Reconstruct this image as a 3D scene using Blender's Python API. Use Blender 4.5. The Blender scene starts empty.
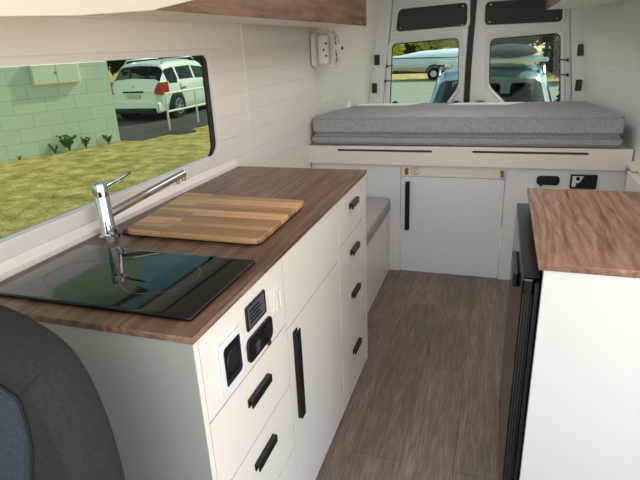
import bpy, bmesh, math, random
from mathutils import Matrix, Vector
random.seed(7)
C = bpy.context.scene.collection
PI = math.pi

# ------------------------------------------------------------------ materials
def lin(c):
    return tuple(((v/255)/12.92 if v/255 <= .04045 else ((v/255+.055)/1.055)**2.4) for v in c)+(1,)
def mat(name, col, rough=.5, metal=0, spec=.5, coat=0):
    m = bpy.data.materials.new(name); m.use_nodes = True
    b = m.node_tree.nodes['Principled BSDF']
    b.inputs['Base Color'].default_value = lin(col); b.inputs['Roughness'].default_value = rough
    b.inputs['Metallic'].default_value = metal; b.inputs['Specular IOR Level'].default_value = spec
    b.inputs['Coat Weight'].default_value = coat
    return m
class N:
    def __init__(s, m): s.m = m; s.t = m.node_tree; s.b = s.t.nodes['Principled BSDF']
    def n(s, ty, **kw):
        x = s.t.nodes.new(ty)
        for k, v in kw.items(): setattr(x, k, v)
        return x
    def l(s, a, b): s.t.links.new(a, b)
    def math(s, op, a, b=None, c=None):
        x = s.n('ShaderNodeMath', operation=op)
        for i, v in enumerate((a, b, c)):
            if v is None: continue
            if isinstance(v, (int, float)): x.inputs[i].default_value = v
            else: s.l(v, x.inputs[i])
        return x.outputs[0]
    def obj(s): return s.n('ShaderNodeTexCoord').outputs['Object']
    def geo(s): return s.n('ShaderNodeNewGeometry').outputs['Position']
    def mapping(s, src, scale=(1,1,1), rot=(0,0,0), loc=(0,0,0)):
        x = s.n('ShaderNodeMapping'); s.l(src, x.inputs[0])
        x.inputs['Scale'].default_value = scale; x.inputs['Rotation'].default_value = rot; x.inputs['Location'].default_value = loc
        return x.outputs[0]
    def noise(s, vec, scale, detail=4, rough=.5, dist=0):
        x = s.n('ShaderNodeTexNoise'); s.l(vec, x.inputs['Vector'])
        x.inputs['Scale'].default_value = scale; x.inputs['Detail'].default_value = detail
        x.inputs['Roughness'].default_value = rough; x.inputs['Distortion'].default_value = dist
        return x.outputs['Fac']
    def ramp(s, fac, stops):
        x = s.n('ShaderNodeValToRGB'); s.l(fac, x.inputs[0])
        e = x.color_ramp.elements
        while len(e) < len(stops): e.new(.5)
        for i, (p, c) in enumerate(stops): e[i].position = p; e[i].color = lin(c)
        return x.outputs[0]
    def mix(s, f, a, b, bt='MIX'):
        x = s.n('ShaderNodeMix', data_type='RGBA', blend_type=bt)
        for i, v in ((0, f), (6, a), (7, b)):
            if isinstance(v, (int, float)): x.inputs[i].default_value = v
            elif isinstance(v, tuple): x.inputs[i].default_value = v
            else: s.l(v, x.inputs[i])
        return x.outputs[2]
    def bump(s, h, strength=.3, dist=.01):
        x = s.n('ShaderNodeBump'); s.l(h, x.inputs['Height'])
        x.inputs['Strength'].default_value = strength; x.inputs['Distance'].default_value = dist
        s.l(x.outputs[0], s.b.inputs['Normal'])
    def col(s, c): s.l(c, s.b.inputs['Base Color'])

def wood(name, stops, along='y', scale=1, rough=.4):
    m = mat(name, stops[0][1], rough); q = N(m); g = q.geo()
    st = (14, 1.3, 14) if along == 'y' else (1.3, 14, 14)
    v = q.mapping(g, tuple(k*scale for k in st))
    a = q.noise(v, 1.6, 5, .62, 1.4)
    v2 = q.mapping(g, tuple(k*scale for k in ((90, 5, 90) if along == 'y' else (5, 90, 90))))
    b = q.noise(v2, 2, 4, .6)
    w = q.n('ShaderNodeTexWave', wave_type='BANDS', bands_direction='X' if along == 'y' else 'Y')
    q.l(q.mapping(g, (1, .12, 1) if along == 'y' else (.12, 1, 1)), w.inputs[0])
    w.inputs['Scale'].default_value = 7*scale; w.inputs['Distortion'].default_value = 16; w.inputs['Detail'].default_value = 3
    w.inputs['Detail Scale'].default_value = 1.2
    f = q.math('ADD', q.math('MULTIPLY', a, .55), q.math('ADD', q.math('MULTIPLY', b, .36), q.math('MULTIPLY', w.outputs['Fac'], .09)))
    q.col(q.ramp(f, stops)); q.bump(b, .12, .001)
    return m

M = {}
M['white'] = mat('white_laminate', (233, 226, 217), .32)
M['white_cool'] = mat('white_panel', (228, 227, 226), .4)
M['seamdark'] = mat('seam_shadow', (92, 84, 76), .8)
M['black'] = mat('matt_black_metal', (20, 20, 21), .38, .3)
M['blackpl'] = mat('black_plastic', (17, 17, 18), .35)
M['rubber'] = mat('black_rubber', (13, 14, 13), .55)
M['greypl'] = mat('grey_screen', (82, 86, 86), .3)
M['chrome'] = mat('chrome', (196, 198, 200), .08, 1)
M['steel'] = mat('brushed_steel', (170, 172, 172), .3, 1)
M['brass'] = mat('aged_brass', (150, 118, 62), .35, .9)
M['bead'] = mat('brown_print', (150, 128, 110), .6)
M['inner_metal'] = mat('painted_door_metal', (212, 212, 212), .33)
M['carpet'] = mat('charcoal_lining', (62, 58, 55), .95)
M['silverpl'] = mat('pale_silver', (205, 205, 200), .35, .2)
M['slot'] = mat('slot_shadow', (84, 76, 70), .9)
M['white_plastic'] = mat('white_plastic', (226, 224, 216), .4)
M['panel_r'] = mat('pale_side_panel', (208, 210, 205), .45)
M['led'] = mat('blue_socket_face', (60, 66, 74), .3)
M['socketwhite'] = mat('cool_white_frame', (222, 226, 232), .4)
M['fridge'] = mat('gloss_black_fridge', (13, 14, 15), .16, 0, .6)
M['fridge_top'] = mat('satin_black_edge', (34, 38, 36), .3)
M['rib'] = mat('grey_gasket', (48, 50, 51), .35)
M['fridge_edge'] = mat('black_door_edge', (20, 23, 21), .3)

# walls with tongue and groove lines
def vj(name, col, period=.092, off=0.0, strength=.35):
    m = mat(name, col, .42); q = N(m)
    s = q.n('ShaderNodeSeparateXYZ'); q.l(q.geo(), s.inputs[0])
    fr = q.math('FRACT', q.math('DIVIDE', q.math('ADD', s.outputs[2], off+5), period))
    d = q.math('ABSOLUTE', q.math('SUBTRACT', fr, .5))
    h = q.math('SMOOTH_MIN', q.math('MULTIPLY', d, 40), 1, .2)
    q.col(q.mix(h, lin(tuple(int(v*.96) for v in col)), lin(col)))
    q.bump(h, strength, .0025)
    return m
M['vj'] = vj('tongue_and_groove_white', (232, 226, 220), strength=.5)
M['vj_r'] = vj('tongue_and_groove_cool', (226, 226, 224), strength=.5)

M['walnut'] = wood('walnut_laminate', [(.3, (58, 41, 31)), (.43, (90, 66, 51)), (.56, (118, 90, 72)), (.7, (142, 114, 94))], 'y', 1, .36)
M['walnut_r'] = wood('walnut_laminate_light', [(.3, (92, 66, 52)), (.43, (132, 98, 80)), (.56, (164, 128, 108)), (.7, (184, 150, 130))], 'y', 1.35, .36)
M['fascia_wood'] = wood('reddish_walnut', [(.3, (70, 48, 36)), (.45, (104, 76, 58)), (.6, (126, 96, 76)), (.75, (146, 114, 92))], 'y', 1.4, .45)

def butcher():
    m = mat('laminated_cutting_wood', (190, 145, 90), .45); q = N(m); g = q.geo()
    br = q.n('ShaderNodeTexBrick'); q.l(q.mapping(g, (1, 1, 1), (0, 0, 0), (.07, .013, 0)), br.inputs['Vector'])
    br.inputs['Color1'].default_value = lin((218, 186, 138)); br.inputs['Color2'].default_value = lin((156, 118, 80))
    br.inputs['Mortar'].default_value = lin((120, 82, 50)); br.inputs['Scale'].default_value = 1
    br.inputs['Mortar Size'].default_value = .0006; br.inputs['Brick Width'].default_value = .42; br.inputs['Row Height'].default_value = .030
    br.inputs['Bias'].default_value = -.15; br.offset = .37; br.squash = .8
    n = q.noise(q.mapping(g, (6, 60, 60)), 2, 5, .6, .6)
    q.col(q.mix(.5, br.outputs['Color'], q.ramp(n, [(.3, (100, 84, 66)), (.7, (170, 156, 138))]), 'OVERLAY'))
    return m
M['board'] = butcher()

def floor_mat():
    m = mat('grey_oak_planks', (110, 96, 84), .42); q = N(m); g = q.geo()
    s = q.n('ShaderNodeSeparateXYZ'); q.l(g, s.inputs[0]); c = q.n('ShaderNodeCombineXYZ')
    q.l(s.outputs[1], c.inputs[0]); q.l(s.outputs[0], c.inputs[1])
    br = q.n('ShaderNodeTexBrick'); q.l(q.mapping(c.outputs[0], loc=(.35, .06, 0)), br.inputs['Vector'])
    br.inputs['Color1'].default_value = lin((148, 134, 120)); br.inputs['Color2'].default_value = lin((130, 116, 103))
    br.inputs['Mortar'].default_value = lin((98, 86, 76)); br.inputs['Scale'].default_value = 1
    br.inputs['Mortar Size'].default_value = .0014; br.inputs['Brick Width'].default_value = 1.2; br.inputs['Row Height'].default_value = .18
    br.inputs['Mortar Smooth'].default_value = .4
    n = q.noise(q.mapping(g, (9, 1.1, 1)), 2.2, 6, .65, 1.3)
    n2 = q.noise(q.mapping(g, (95, 5, 1)), 1.5, 5, .68, .5)
    f = q.math('ADD', q.math('MULTIPLY', n, .38), q.math('MULTIPLY', n2, .62))
    grain = q.ramp(f, [(.36, (78, 74, 70)), (.5, (130, 129, 127)), (.64, (186, 184, 180))])
    vo = q.n('ShaderNodeTexVoronoi'); q.l(q.mapping(g, (3.6, 1.5, 1), loc=(.3, .75, 0)), vo.inputs['Vector']); vo.inputs['Scale'].default_value = 1
    knot = q.math('MULTIPLY', q.math('SUBTRACT', 1, q.math('MINIMUM', q.math('MULTIPLY', vo.outputs['Distance'], 8), 1)), .7)
    c0 = q.mix(.8, br.outputs['Color'], grain, 'OVERLAY')
    q.col(q.mix(knot, c0, lin((52, 40, 32)))); q.bump(n2, .15, .001)
    return m
M['floor'] = floor_mat()

def fabric(name, c1, c2, sc=420, bump=.25, rough=.9):
    m = mat(name, c1, rough, spec=.2); q = N(m); g = q.geo()
    a = q.noise(g, sc, 2, .7); b = q.noise(g, sc*.22, 3, .6)
    q.col(q.ramp(q.math('ADD', q.math('MULTIPLY', a, .6), q.math('MULTIPLY', b, .4)), [(.35, c1), (.65, c2)]))
    q.bump(a, bump, .002); return m
M['grey_fabric'] = fabric('grey_heather_fabric', (140, 138, 138), (186, 183, 182))
M['piping'] = fabric('dark_grey_piping', (128, 126, 127), (160, 157, 157))
M['seat'] = fabric('charcoal_seat_fabric', (38, 38, 37), (54, 54, 52), 700, .05)
M['seat_mid'] = fabric('slate_seat_fabric', (50, 56, 62), (70, 77, 83), 500, .06)
M['seat_seam'] = mat('dark_stitching', (30, 30, 31), .9)

def hob():
    m = mat('black_hob_glass', (6, 8, 9), .02, 0, .5, 0)
    m.node_tree.nodes['Principled BSDF'].inputs['IOR'].default_value = 1.5
    q = N(m); n = q.noise(q.geo(), 900, 2, .5)
    q.col(q.ramp(n, [(.66, (5, 10, 11)), (.74, (70, 86, 92))]))
    return m
M['hob'] = hob()
M['ring'] = mat('printed_grey_ring', (84, 90, 88), .3)

def tint(name, col, gl=.07, rough=0):
    m = bpy.data.materials.new(name); m.use_nodes = True; t = m.node_tree; t.nodes.clear()
    o = t.nodes.new('ShaderNodeOutputMaterial'); mx = t.nodes.new('ShaderNodeMixShader')
    a = t.nodes.new('ShaderNodeBsdfTransparent'); b = t.nodes.new('ShaderNodeBsdfGlossy')
    fr = t.nodes.new('ShaderNodeLayerWeight'); fr.inputs[0].default_value = .5
    pw = t.nodes.new('ShaderNodeMath'); pw.operation = 'POWER'; pw.inputs[1].default_value = 4.5; t.links.new(fr.outputs['Facing'], pw.inputs[0])
    ad = t.nodes.new('ShaderNodeMath'); ad.operation = 'MULTIPLY_ADD'; ad.inputs[1].default_value = .7; ad.inputs[2].default_value = .03; t.links.new(pw.outputs[0], ad.inputs[0])
    a.inputs[0].default_value = tuple(c**.5 for c in col)+(1,); b.inputs['Roughness'].default_value = rough
    mm = t.nodes.new('ShaderNodeMath'); mm.operation = 'MULTIPLY'; mm.inputs[1].default_value = gl
    t.links.new(ad.outputs[0], mm.inputs[0])
    t.links.new(mm.outputs[0], mx.inputs[0]); t.links.new(a.outputs[0], mx.inputs[1]); t.links.new(b.outputs[0], mx.inputs[2])
    t.links.new(mx.outputs[0], o.inputs[0]); return m
M['glass_side'] = tint('green_tinted_glass', (.36, .44, .30), .4)
M['glass_rear'] = tint('light_green_glass', (.54, .66, .52), .4)
M['car_glass'] = tint('car_window_glass', (.16, .22, .22), 1)

def ground(name, stops, sc, bump=.5, rough=.95):
    m = mat(name, stops[0][1], rough, spec=.1); q = N(m); g = q.geo()
    a = q.noise(g, sc, 6, .7); b = q.noise(g, sc*.08, 3, .6)
    q.col(q.ramp(q.math('ADD', q.math('MULTIPLY', a, .6), q.math('MULTIPLY', b, .4)), stops)); q.bump(a, bump, .05); return m
M['grass'] = ground('dry_sunny_grass', [(.40, (134, 120, 62)), (.5, (194, 172, 106)), (.60, (236, 214, 160))], 38, 1.0)
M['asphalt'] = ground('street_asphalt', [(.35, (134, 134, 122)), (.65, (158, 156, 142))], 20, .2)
M['shade_asphalt'] = ground('shaded_driveway', [(.35, (70, 68, 70)), (.65, (92, 90, 92))], 14, .2)  # asphalt coloured darker to carry the shade lying on the driveway
M['bank'] = ground('dry_earth_bank', [(.35, (150, 122, 76)), (.65, (196, 168, 112))], 3, .4)

def blockwall():
    m = mat('painted_block_wall', (222, 226, 212), .8); q = N(m)
    s = q.n('ShaderNodeSeparateXYZ'); q.l(q.geo(), s.inputs[0]); c = q.n('ShaderNodeCombineXYZ')
    q.l(s.outputs[1], c.inputs[0]); q.l(s.outputs[2], c.inputs[1])
    br = q.n('ShaderNodeTexBrick'); q.l(c.outputs[0], br.inputs['Vector'])
    br.inputs['Color1'].default_value = lin((218, 224, 210)); br.inputs['Color2'].default_value = lin((208, 216, 202))
    br.inputs['Mortar'].default_value = lin((178, 188, 176)); br.inputs['Scale'].default_value = 1
    br.inputs['Mortar Size'].default_value = .008; br.inputs['Brick Width'].default_value = .62; br.inputs['Row Height'].default_value = .3
    br.inputs['Mortar Smooth'].default_value = .3
    q.col(br.outputs['Color']); q.bump(br.outputs['Fac'], -.4, .01); return m
M['blocks'] = blockwall()
M['meter'] = mat('cream_meter_box', (232, 232, 216), .5)
M['rail'] = mat('white_pipe', (228, 228, 218), .4)
M['leaf_yellow'] = ground('yellow_green_leaves', [(.35, (150, 158, 40)), (.65, (206, 206, 80))], 3)
M['leaf_green'] = ground('mid_green_leaves', [(.35, (70, 92, 40)), (.65, (124, 144, 74))], 3)
M['leaf_dark'] = ground('dark_green_leaves', [(.35, (34, 48, 24)), (.65, (70, 86, 42))], 3)
M['bark'] = ground('brown_bark', [(.35, (76, 62, 48)), (.65, (110, 92, 72))], 10)
M['car_white'] = mat('white_car_paint', (232, 234, 232), .25, 0, .5, .6)
M['car_blue'] = mat('pale_blue_car_paint', (104, 128, 134), .3, .0, .5, .6)
M['car_red'] = mat('red_lamp', (170, 26, 22), .25)
M['car_dark'] = mat('dark_car_trim', (22, 23, 25), .5)
M['car_cab'] = mat('dark_car_interior', (34, 36, 40), .9)
M['plate'] = mat('pale_number_plate', (200, 198, 170), .5)
M['tyre'] = mat('tyre_rubber', (24, 24, 25), .85)
M['alloy'] = mat('silver_alloy', (190, 192, 194), .3, .7)
M['boat'] = mat('white_gelcoat', (238, 240, 236), .3)
M['pod'] = mat('dark_teal_cover', (22, 42, 50), .95, 0, .1)
M['pod_top'] = mat('pale_roof_bar', (205, 214, 212), .35, .3)
M['roof'] = mat('grey_roof', (150, 150, 145), .7)

# ------------------------------------------------------------------ helpers
def thing(name, label=None, cat=None, loc=(0, 0, 0), group=None, kind=None):
    o = bpy.data.objects.new(name, None); C.objects.link(o); o.location = loc; o.empty_display_size = .05
    tag(o, label, cat, group, kind); return o
def tag(o, label=None, cat=None, group=None, kind=None):
    if label: o['label'] = label
    if cat: o['category'] = cat
    if group: o['group'] = group
    if kind: o['kind'] = kind
    return o
def root_loc(p):
    v = Vector((0, 0, 0))
    while p is not None: v += p.location; p = p.parent
    return v
def obj(name, bm, m, parent=None, smooth=None, label=None, loc=None):
    """links bm (world coordinates) as one mesh; parented meshes are shifted to the parent's origin"""
    me = bpy.data.meshes.new(name)
    off = root_loc(parent) if parent is not None else Vector(loc or (0, 0, 0))
    if off.length: bmesh.ops.translate(bm, verts=bm.verts, vec=-off)
    bm.normal_update(); bm.to_mesh(me); bm.free()
    o = bpy.data.objects.new(name, me); C.objects.link(o)
    if parent is not None: o.parent = parent
    elif loc: o.location = loc
    for mm in (m if isinstance(m, (list, tuple)) else [m]): me.materials.append(mm)
    if smooth is not None:
        for p in me.polygons: p.use_smooth = True
        if smooth < 3: me.set_sharp_from_angle(angle=smooth)
    if label: o['label'] = label
    return o
def B(): return bmesh.new()
def box(bm, x0, x1, y0, y1, z0, z1, bev=0, seg=1, rot=None):
    r = bmesh.ops.create_cube(bm, size=1)
    vs = r['verts']
    for v in vs:
        v.co = Vector(((x0+x1)/2+v.co.x*(x1-x0), (y0+y1)/2+v.co.y*(y1-y0), (z0+z1)/2+v.co.z*(z1-z0)))
    if bev:
        es = list({e for v in vs for e in v.link_edges})
        bmesh.ops.bevel(bm, geom=es, offset=bev, segments=seg, affect='EDGES', profile=.5)
    return bm
def bx(x0, x1, y0, y1, z0, z1, bev=.0015, seg=1): return box(B(), x0, x1, y0, y1, z0, z1, bev, seg)
def cyl(bm, p0, p1, r0, r1=None, n=24, caps=True):
    p0, p1 = Vector(p0), Vector(p1); d = p1-p0
    r = bmesh.ops.create_cone(bm, cap_ends=caps, segments=n, radius1=r0, radius2=r0 if r1 is None else r1, depth=d.length)
    q = d.to_track_quat('Z', 'Y').to_matrix().to_4x4()
    bmesh.ops.transform(bm, matrix=Matrix.Translation((p0+p1)/2) @ q, verts=r['verts'])
    return bm
def tube(bm, pts, r, n=10):
    pts = [Vector(p) for p in pts]; rings = []
    for i, p in enumerate(pts):
        d = (pts[min(i+1, len(pts)-1)]-pts[max(i-1, 0)]).normalized()
        a = d.orthogonal().normalized() if i == 0 else (a-d*a.dot(d)).normalized()
        b = d.cross(a); rr = r[i] if isinstance(r, (list, tuple)) else r
        rings.append([bm.verts.new(p+(a*math.cos(2*PI*k/n)+b*math.sin(2*PI*k/n))*rr) for k in range(n)])
    for i in range(len(rings)-1):
        for k in range(n): bm.faces.new((rings[i][k], rings[i][(k+1) % n], rings[i+1][(k+1) % n], rings[i+1][k]))
    bm.faces.new(rings[0][::-1]); bm.faces.new(rings[-1]); return bm
def lathe(bm, prof, mtx, n=32):
    rings = [[bm.verts.new(mtx @ Vector((r*math.cos(2*PI*k/n), r*math.sin(2*PI*k/n), z))) for k in range(n)] for r, z in prof]
    for i in range(len(rings)-1):
        for k in range(n): bm.faces.new((rings[i][k], rings[i][(k+1) % n], rings[i+1][(k+1) % n], rings[i+1][k]))
    bm.faces.new(rings[0][::-1]); bm.faces.new(rings[-1]); return bm
def rrect(u0, u1, v0, v1, r, n=5):
    pts = []
    rs = r if isinstance(r, (list, tuple)) else (r,)*4   # order: (u1,v1),(u0,v1),(u0,v0),(u1,v0)
    for (cu, cv, a0, rr) in ((u1, v1, 0, rs[0]), (u0, v1, 90, rs[1]), (u0, v0, 180, rs[2]), (u1, v0, 270, rs[3])):
        if rr <= 0: pts.append((cu, cv)); continue
        ou = cu-rr if cu == u1 else cu+rr; ov = cv-rr if cv == v1 else cv+rr
        for k in range(n+1):
            a = math.radians(a0+90*k/n); pts.append((ou+rr*math.cos(a), ov+rr*math.sin(a)))
    return pts
def rpoly(pts, r, n=4):
    out = []; L = len(pts)
    for i in range(L):
        p, a, b = Vector(pts[i]), Vector(pts[i-1]), Vector(pts[(i+1) % L])
        rr = min(r[i] if isinstance(r, (list, tuple)) else r, (a-p).length*.45, (b-p).length*.45)
        s = p+(a-p).normalized()*rr; e = p+(b-p).normalized()*rr
        for k in range(n+1):
            t = k/n; q = s*(1-t)**2+p*2*t*(1-t)+e*t*t; out.append((q.x, q.y))
    return out
def plate(outline, holes, d0, d1, plane, bevel=0, res=2):
    """a slab with holes; outline in (u,v); plane 'x': u=y v=z depth=x ; 'y': u=x v=z depth=y ; 'z': u=x v=y depth=z"""
    cu = bpy.data.curves.new('tmp', 'CURVE'); cu.dimensions = '2D'; cu.fill_mode = 'BOTH'
    t = abs(d1-d0); cu.bevel_depth = bevel; cu.bevel_resolution = res; cu.extrude = t/2-bevel; cu.offset = -bevel
    for pts in [outline]+list(holes):
        s = cu.splines.new('POLY'); s.points.add(len(pts)-1); s.use_cyclic_u = True
        for i, p in enumerate(pts): s.points[i].co = (p[0], p[1], 0, 1)
    o = bpy.data.objects.new('tmp', cu); C.objects.link(o)
    dg = bpy.context.evaluated_depsgraph_get(); dg.update()
    me = bpy.data.meshes.new_from_object(o.evaluated_get(dg))
    bm = B(); bm.from_mesh(me); bpy.data.objects.remove(o); bpy.data.curves.remove(cu); bpy.data.meshes.remove(me)
    bmesh.ops.remove_doubles(bm, verts=bm.verts, dist=1e-6)
    c = (d0+d1)/2
    for v in bm.verts:
        u, w, d = v.co
        v.co = Vector((c+d, u, w)) if plane == 'x' else Vector((u, c+d, w)) if plane == 'y' else Vector((u, w, c+d))
    bmesh.ops.recalc_face_normals(bm, faces=bm.faces)
    return bm
def join(*bms):
    a = bms[0]
    for b in bms[1:]:
        me = bpy.data.meshes.new('t'); b.to_mesh(me); b.free(); a.from_mesh(me); bpy.data.meshes.remove(me)
    return a
def prism(pts, d0, d1, plane, bev=0, seg=2):
    """simple polygon extruded"""
    bm = B(); f = {'x': lambda u, v, d: (d, u, v), 'y': lambda u, v, d: (u, d, v), 'z': lambda u, v, d: (u, v, d)}[plane]
    a = [bm.verts.new(f(u, v, d0)) for u, v in pts]; b = [bm.verts.new(f(u, v, d1)) for u, v in pts]
    bm.faces.new(a); bm.faces.new(b[::-1]); n = len(pts)
    for i in range(n): bm.faces.new((a[i], a[(i+1) % n], b[(i+1) % n], b[i]))
    bmesh.ops.recalc_face_normals(bm, faces=bm.faces)
    if bev: bmesh.ops.bevel(bm, geom=[e for e in bm.edges], offset=bev, segments=seg, affect='EDGES')
    return bm
def struct(name, bm, m, smooth=None): return tag(obj(name, bm, m, None, smooth), kind='structure')
SM = math.radians(35)
def sst(t): t = max(0, min(1, t)); return t*t*(3-2*t)

# ------------------------------------------------------------------ van shell
YD = 4.10                                                  # inner face of the rear doors
XL, XF, YA, YB = -.497, -.502, .7025, 2.062
struct('floor', bx(-1.16, .74, -.8, 4.1, -.03, 0, 0), M['floor'])
struct('ceiling', bx(-1.1, .7, -.5, 4.15, 1.83, 1.87, 0), M['white'])

W_OUT = rrect(-.75, 2.27, .0, 1.50, 0)
W_HOLE = rrect(.30, 1.937, .980, 1.373, (.035, .05, .05, .06), 6)
struct('wall_left', plate(rrect(-.75, 2.27, .0, 1.497, 0), [W_HOLE], -1.135, -1.100, 'x', .002), M['vj'])
def lwall(y, z): return -1.108+.15*sst((y-3.3)/.8)+.14*sst((y-3.3)/.8)*max(0, z-1.0)
def rwall(y, z): return .693-.128*sst((y-3.1)/.95)-.15*max(0, z-.95)
def gridwall(fn, y0, y1, z0, z1, ny, nz, thick):
    bm = B(); g = [[bm.verts.new((fn(y0+(y1-y0)*i/ny, z0+(z1-z0)*j/nz), y0+(y1-y0)*i/ny, z0+(z1-z0)*j/nz)) for j in range(nz+1)] for i in range(ny+1)]
    h = [[bm.verts.new((v.co.x+thick, v.co.y, v.co.z)) for v in r] for r in g]
    for i in range(ny):
        for j in range(nz):
            bm.faces.new((g[i][j], g[i][j+1], g[i+1][j+1], g[i+1][j])); bm.faces.new((h[i][j], h[i+1][j], h[i+1][j+1], h[i][j+1]))
    for i in range(ny):
        bm.faces.new((g[i][0], g[i+1][0], h[i+1][0], h[i][0])); bm.faces.new((g[i][nz], h[i][nz], h[i+1][nz], g[i+1][nz]))
    for j in range(nz):
        bm.faces.new((g[0][j], h[0][j], h[0][j+1], g[0][j+1])); bm.faces.new((g[ny][j], g[ny][j+1], h[ny][j+1], h[ny][j]))
    bmesh.ops.recalc_face_normals(bm, faces=bm.faces); return bm
struct('wall_left_middle', gridwall(lwall, 2.27, 3.30, 0, 1.84, 4, 8, -.03), M['vj'], SM)
struct('wall_left_rear', gridwall(lwall, 3.30, 4.10, 0, 1.84, 16, 16, -.03), M['vj'], SM)
struct('wall_left_upper', gridwall(lambda y, z: -1.112+.20*max(0, z-1.5), -.75, 2.27, 1.497, 1.84, 4, 4, -.03), M['white'], SM)
struct('wall_right', gridwall(rwall, 1.10, 4.10, 0, 1.84, 28, 16, .03), M['vj_r'], SM)
struct('trim_1', bx(-1.1, -1.0975, 2.240, 2.262, .9, 1.49, .0005), M['white'])          # join strip beside window panel
struct('trim_2', bx(-1.1, -1.085, .10, 2.262, 1.488, 1.503, .003), M['white'])       # lip along the top of the window panel
struct('trim_3', prism([(-1.0995, .9003), (-1.082, .9003), (-1.084, .915), (-1.0995, .935)], .12, 2.062, 'y'), M['white'])
struct('trim_4', bx(.655, .692, 2.0, 3.0, 0, .715, .004), M['white'])                # boxed ledge on the right wall
struct('trim_5', bx(.662, .70, 2.95, 4.05, .72, .75, .004), M['white'])

# side window
wf = plate(rrect(.285, 1.95, .965, 1.388, .05, 6), [rrect(.296, 1.916, .9785, 1.3745, (.035, .05, .05, .05), 6)], -1.127, -1.113, 'x')
w1 = thing('window_1', kind='structure', loc=(-1.12, 1.1, 1.17))
obj('window_frame', wf, M['rubber'], w1)
obj('pane', bx(-1.124, -1.120, .303, 1.93, .982, 1.371, 0), M['glass_side'], w1)

# rear opening frame, pillars
def quad_prism(pts, y0, y1, bev=.006): return prism(pts, y0, y1, 'y', bev)
pl = struct('trim_6', quad_prism([(-1.02, .3), (-.862, .3), (-.846, 1.05), (-.778, 1.7), (-.765, 1.85), (-.93, 1.85), (-.875, 1.68), (-.955, 1.05)], YD-.015, YD+.08), M['inner_metal'])
pr = struct('trim_7', quad_prism([(.50, .3), (.66, .3), (.575, 1.02), (.49, 1.57), (.45, 1.85), (.36, 1.85), (.409, 1.54), (.478, 1.0)], YD-.015, YD+.08), M['inner_metal'])
struct('trim_8', bx(-1.0, .6, YD+.0, YD+.1, .55, .93, .01), M['inner_metal'])
struct('trim_9', bx(-.95, .52, YD-.0, YD+.1, 1.74, 1.84, .01), M['inner_metal'])
for par, pts in ((pl, [(-.893, 1.27), (-.914, 1.066)]), (pr, [(.497, 1.286), (.511, 1.058)])):
    for x, z in pts:
        obj('striker_plate', bx(x-.02, x+.02, YD-.03, YD-.014, z-.037, z+.037, .006, 2), M['blackpl'], par)

def rear_door(name, ol, win, pan, side):
    d = thing(name, kind='structure', loc=((ol[0][0]+ol[1][0])/2, YD+.02, .93))
    obj('door_leaf', plate(rpoly(ol, .02), [rpoly(win, .045)], YD+.006, YD+.055, 'y', .008), M['inner_metal'], d, SM)
    # raised pressed border round the window and the lining panel
    cx = sum(p[0] for p in win)/len(win); cz = sum(p[1] for p in win)/len(win)
    def grow(P, a, b):
        x0 = min(p[0] for p in P); x1 = max(p[0] for p in P); z0 = min(p[1] for p in P); z1 = max(p[1] for p in P)
        mx, mz = (x0+x1)/2, (z0+z1)/2; hx, hz = (x1-x0)/2, (z1-z0)/2
        return [(mx+(p[0]-mx)*(hx+a)/hx, mz+(p[1]-mz)*(hz+b)/hz) for p in P]
    obj('window_surround', plate(rpoly(grow(win, .028, .028), .055), [rpoly(grow(win, .012, .012), .05)], YD-.006, YD+.02, 'y', .006), M['inner_metal'], d, SM)
    obj('window_seal', plate(rpoly(grow(win, .006, .006), .045), [rpoly(grow(win, -.006, -.006), .04)], YD+.03, YD+.052, 'y', .002), M['rubber'], d)
    obj('pane', plate(rpoly(grow(win, .004, .004), .04), [], YD+.040, YD+.044, 'y'), M['glass_rear'], d)
    obj('upper_surround', plate(rpoly(grow(pan, .02, .018), .035), [rpoly(grow(pan, .004, .004), .03)], YD-.002, YD+.012, 'y', .004), M['inner_metal'], d, SM)
    up = obj('lining_panel', plate(rpoly(pan, .032), [], YD+.001, YD+.012, 'y', .002), M['carpet'], d)
    for sx in (0, 1):
        for sz in (0, 1):
            x0 = min(p[0] for p in pan)+.035; x1 = max(p[0] for p in pan)-.035; z0 = min(p[1] for p in pan)+.022; z1 = max(p[1] for p in pan)-.022
            x, z = (x1 if sx else x0), (z1 if sz else z0)
            obj('screw', cyl(B(), (x, YD-.003, z), (x, YD+.002, z), .0035, n=10), M['steel'], up)
    return d
dl = rear_door('door_1', [(-.84, .50), (-.840, 1.05), (-.772, 1.735), (-.232, 1.735), (-.248, 1.2), (-.252, .50)],
    [(-.812, .80), (-.790, 1.380), (-.300, 1.400), (-.290, 1.062), (-.372, .945), (-.47, .80)],
    [(-.757, 1.462), (-.735, 1.612), (-.255, 1.628), (-.250, 1.478)], 0)
dr = rear_door('door_2', [(-.208, .50), (-.206, 1.2), (-.190, 1.735), (.388, 1.735), (.405, 1.54), (.474, 1.0), (.474, .5)],
    [(.17, .80), (.040, .945), (-.078, 1.062), (-.090, 1.382), (.366, 1.402), (.414, .95), (.42, .80)],
    [(-.132, 1.474), (-.134, 1.622), (.352, 1.625), (.366, 1.470)], 1)
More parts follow.
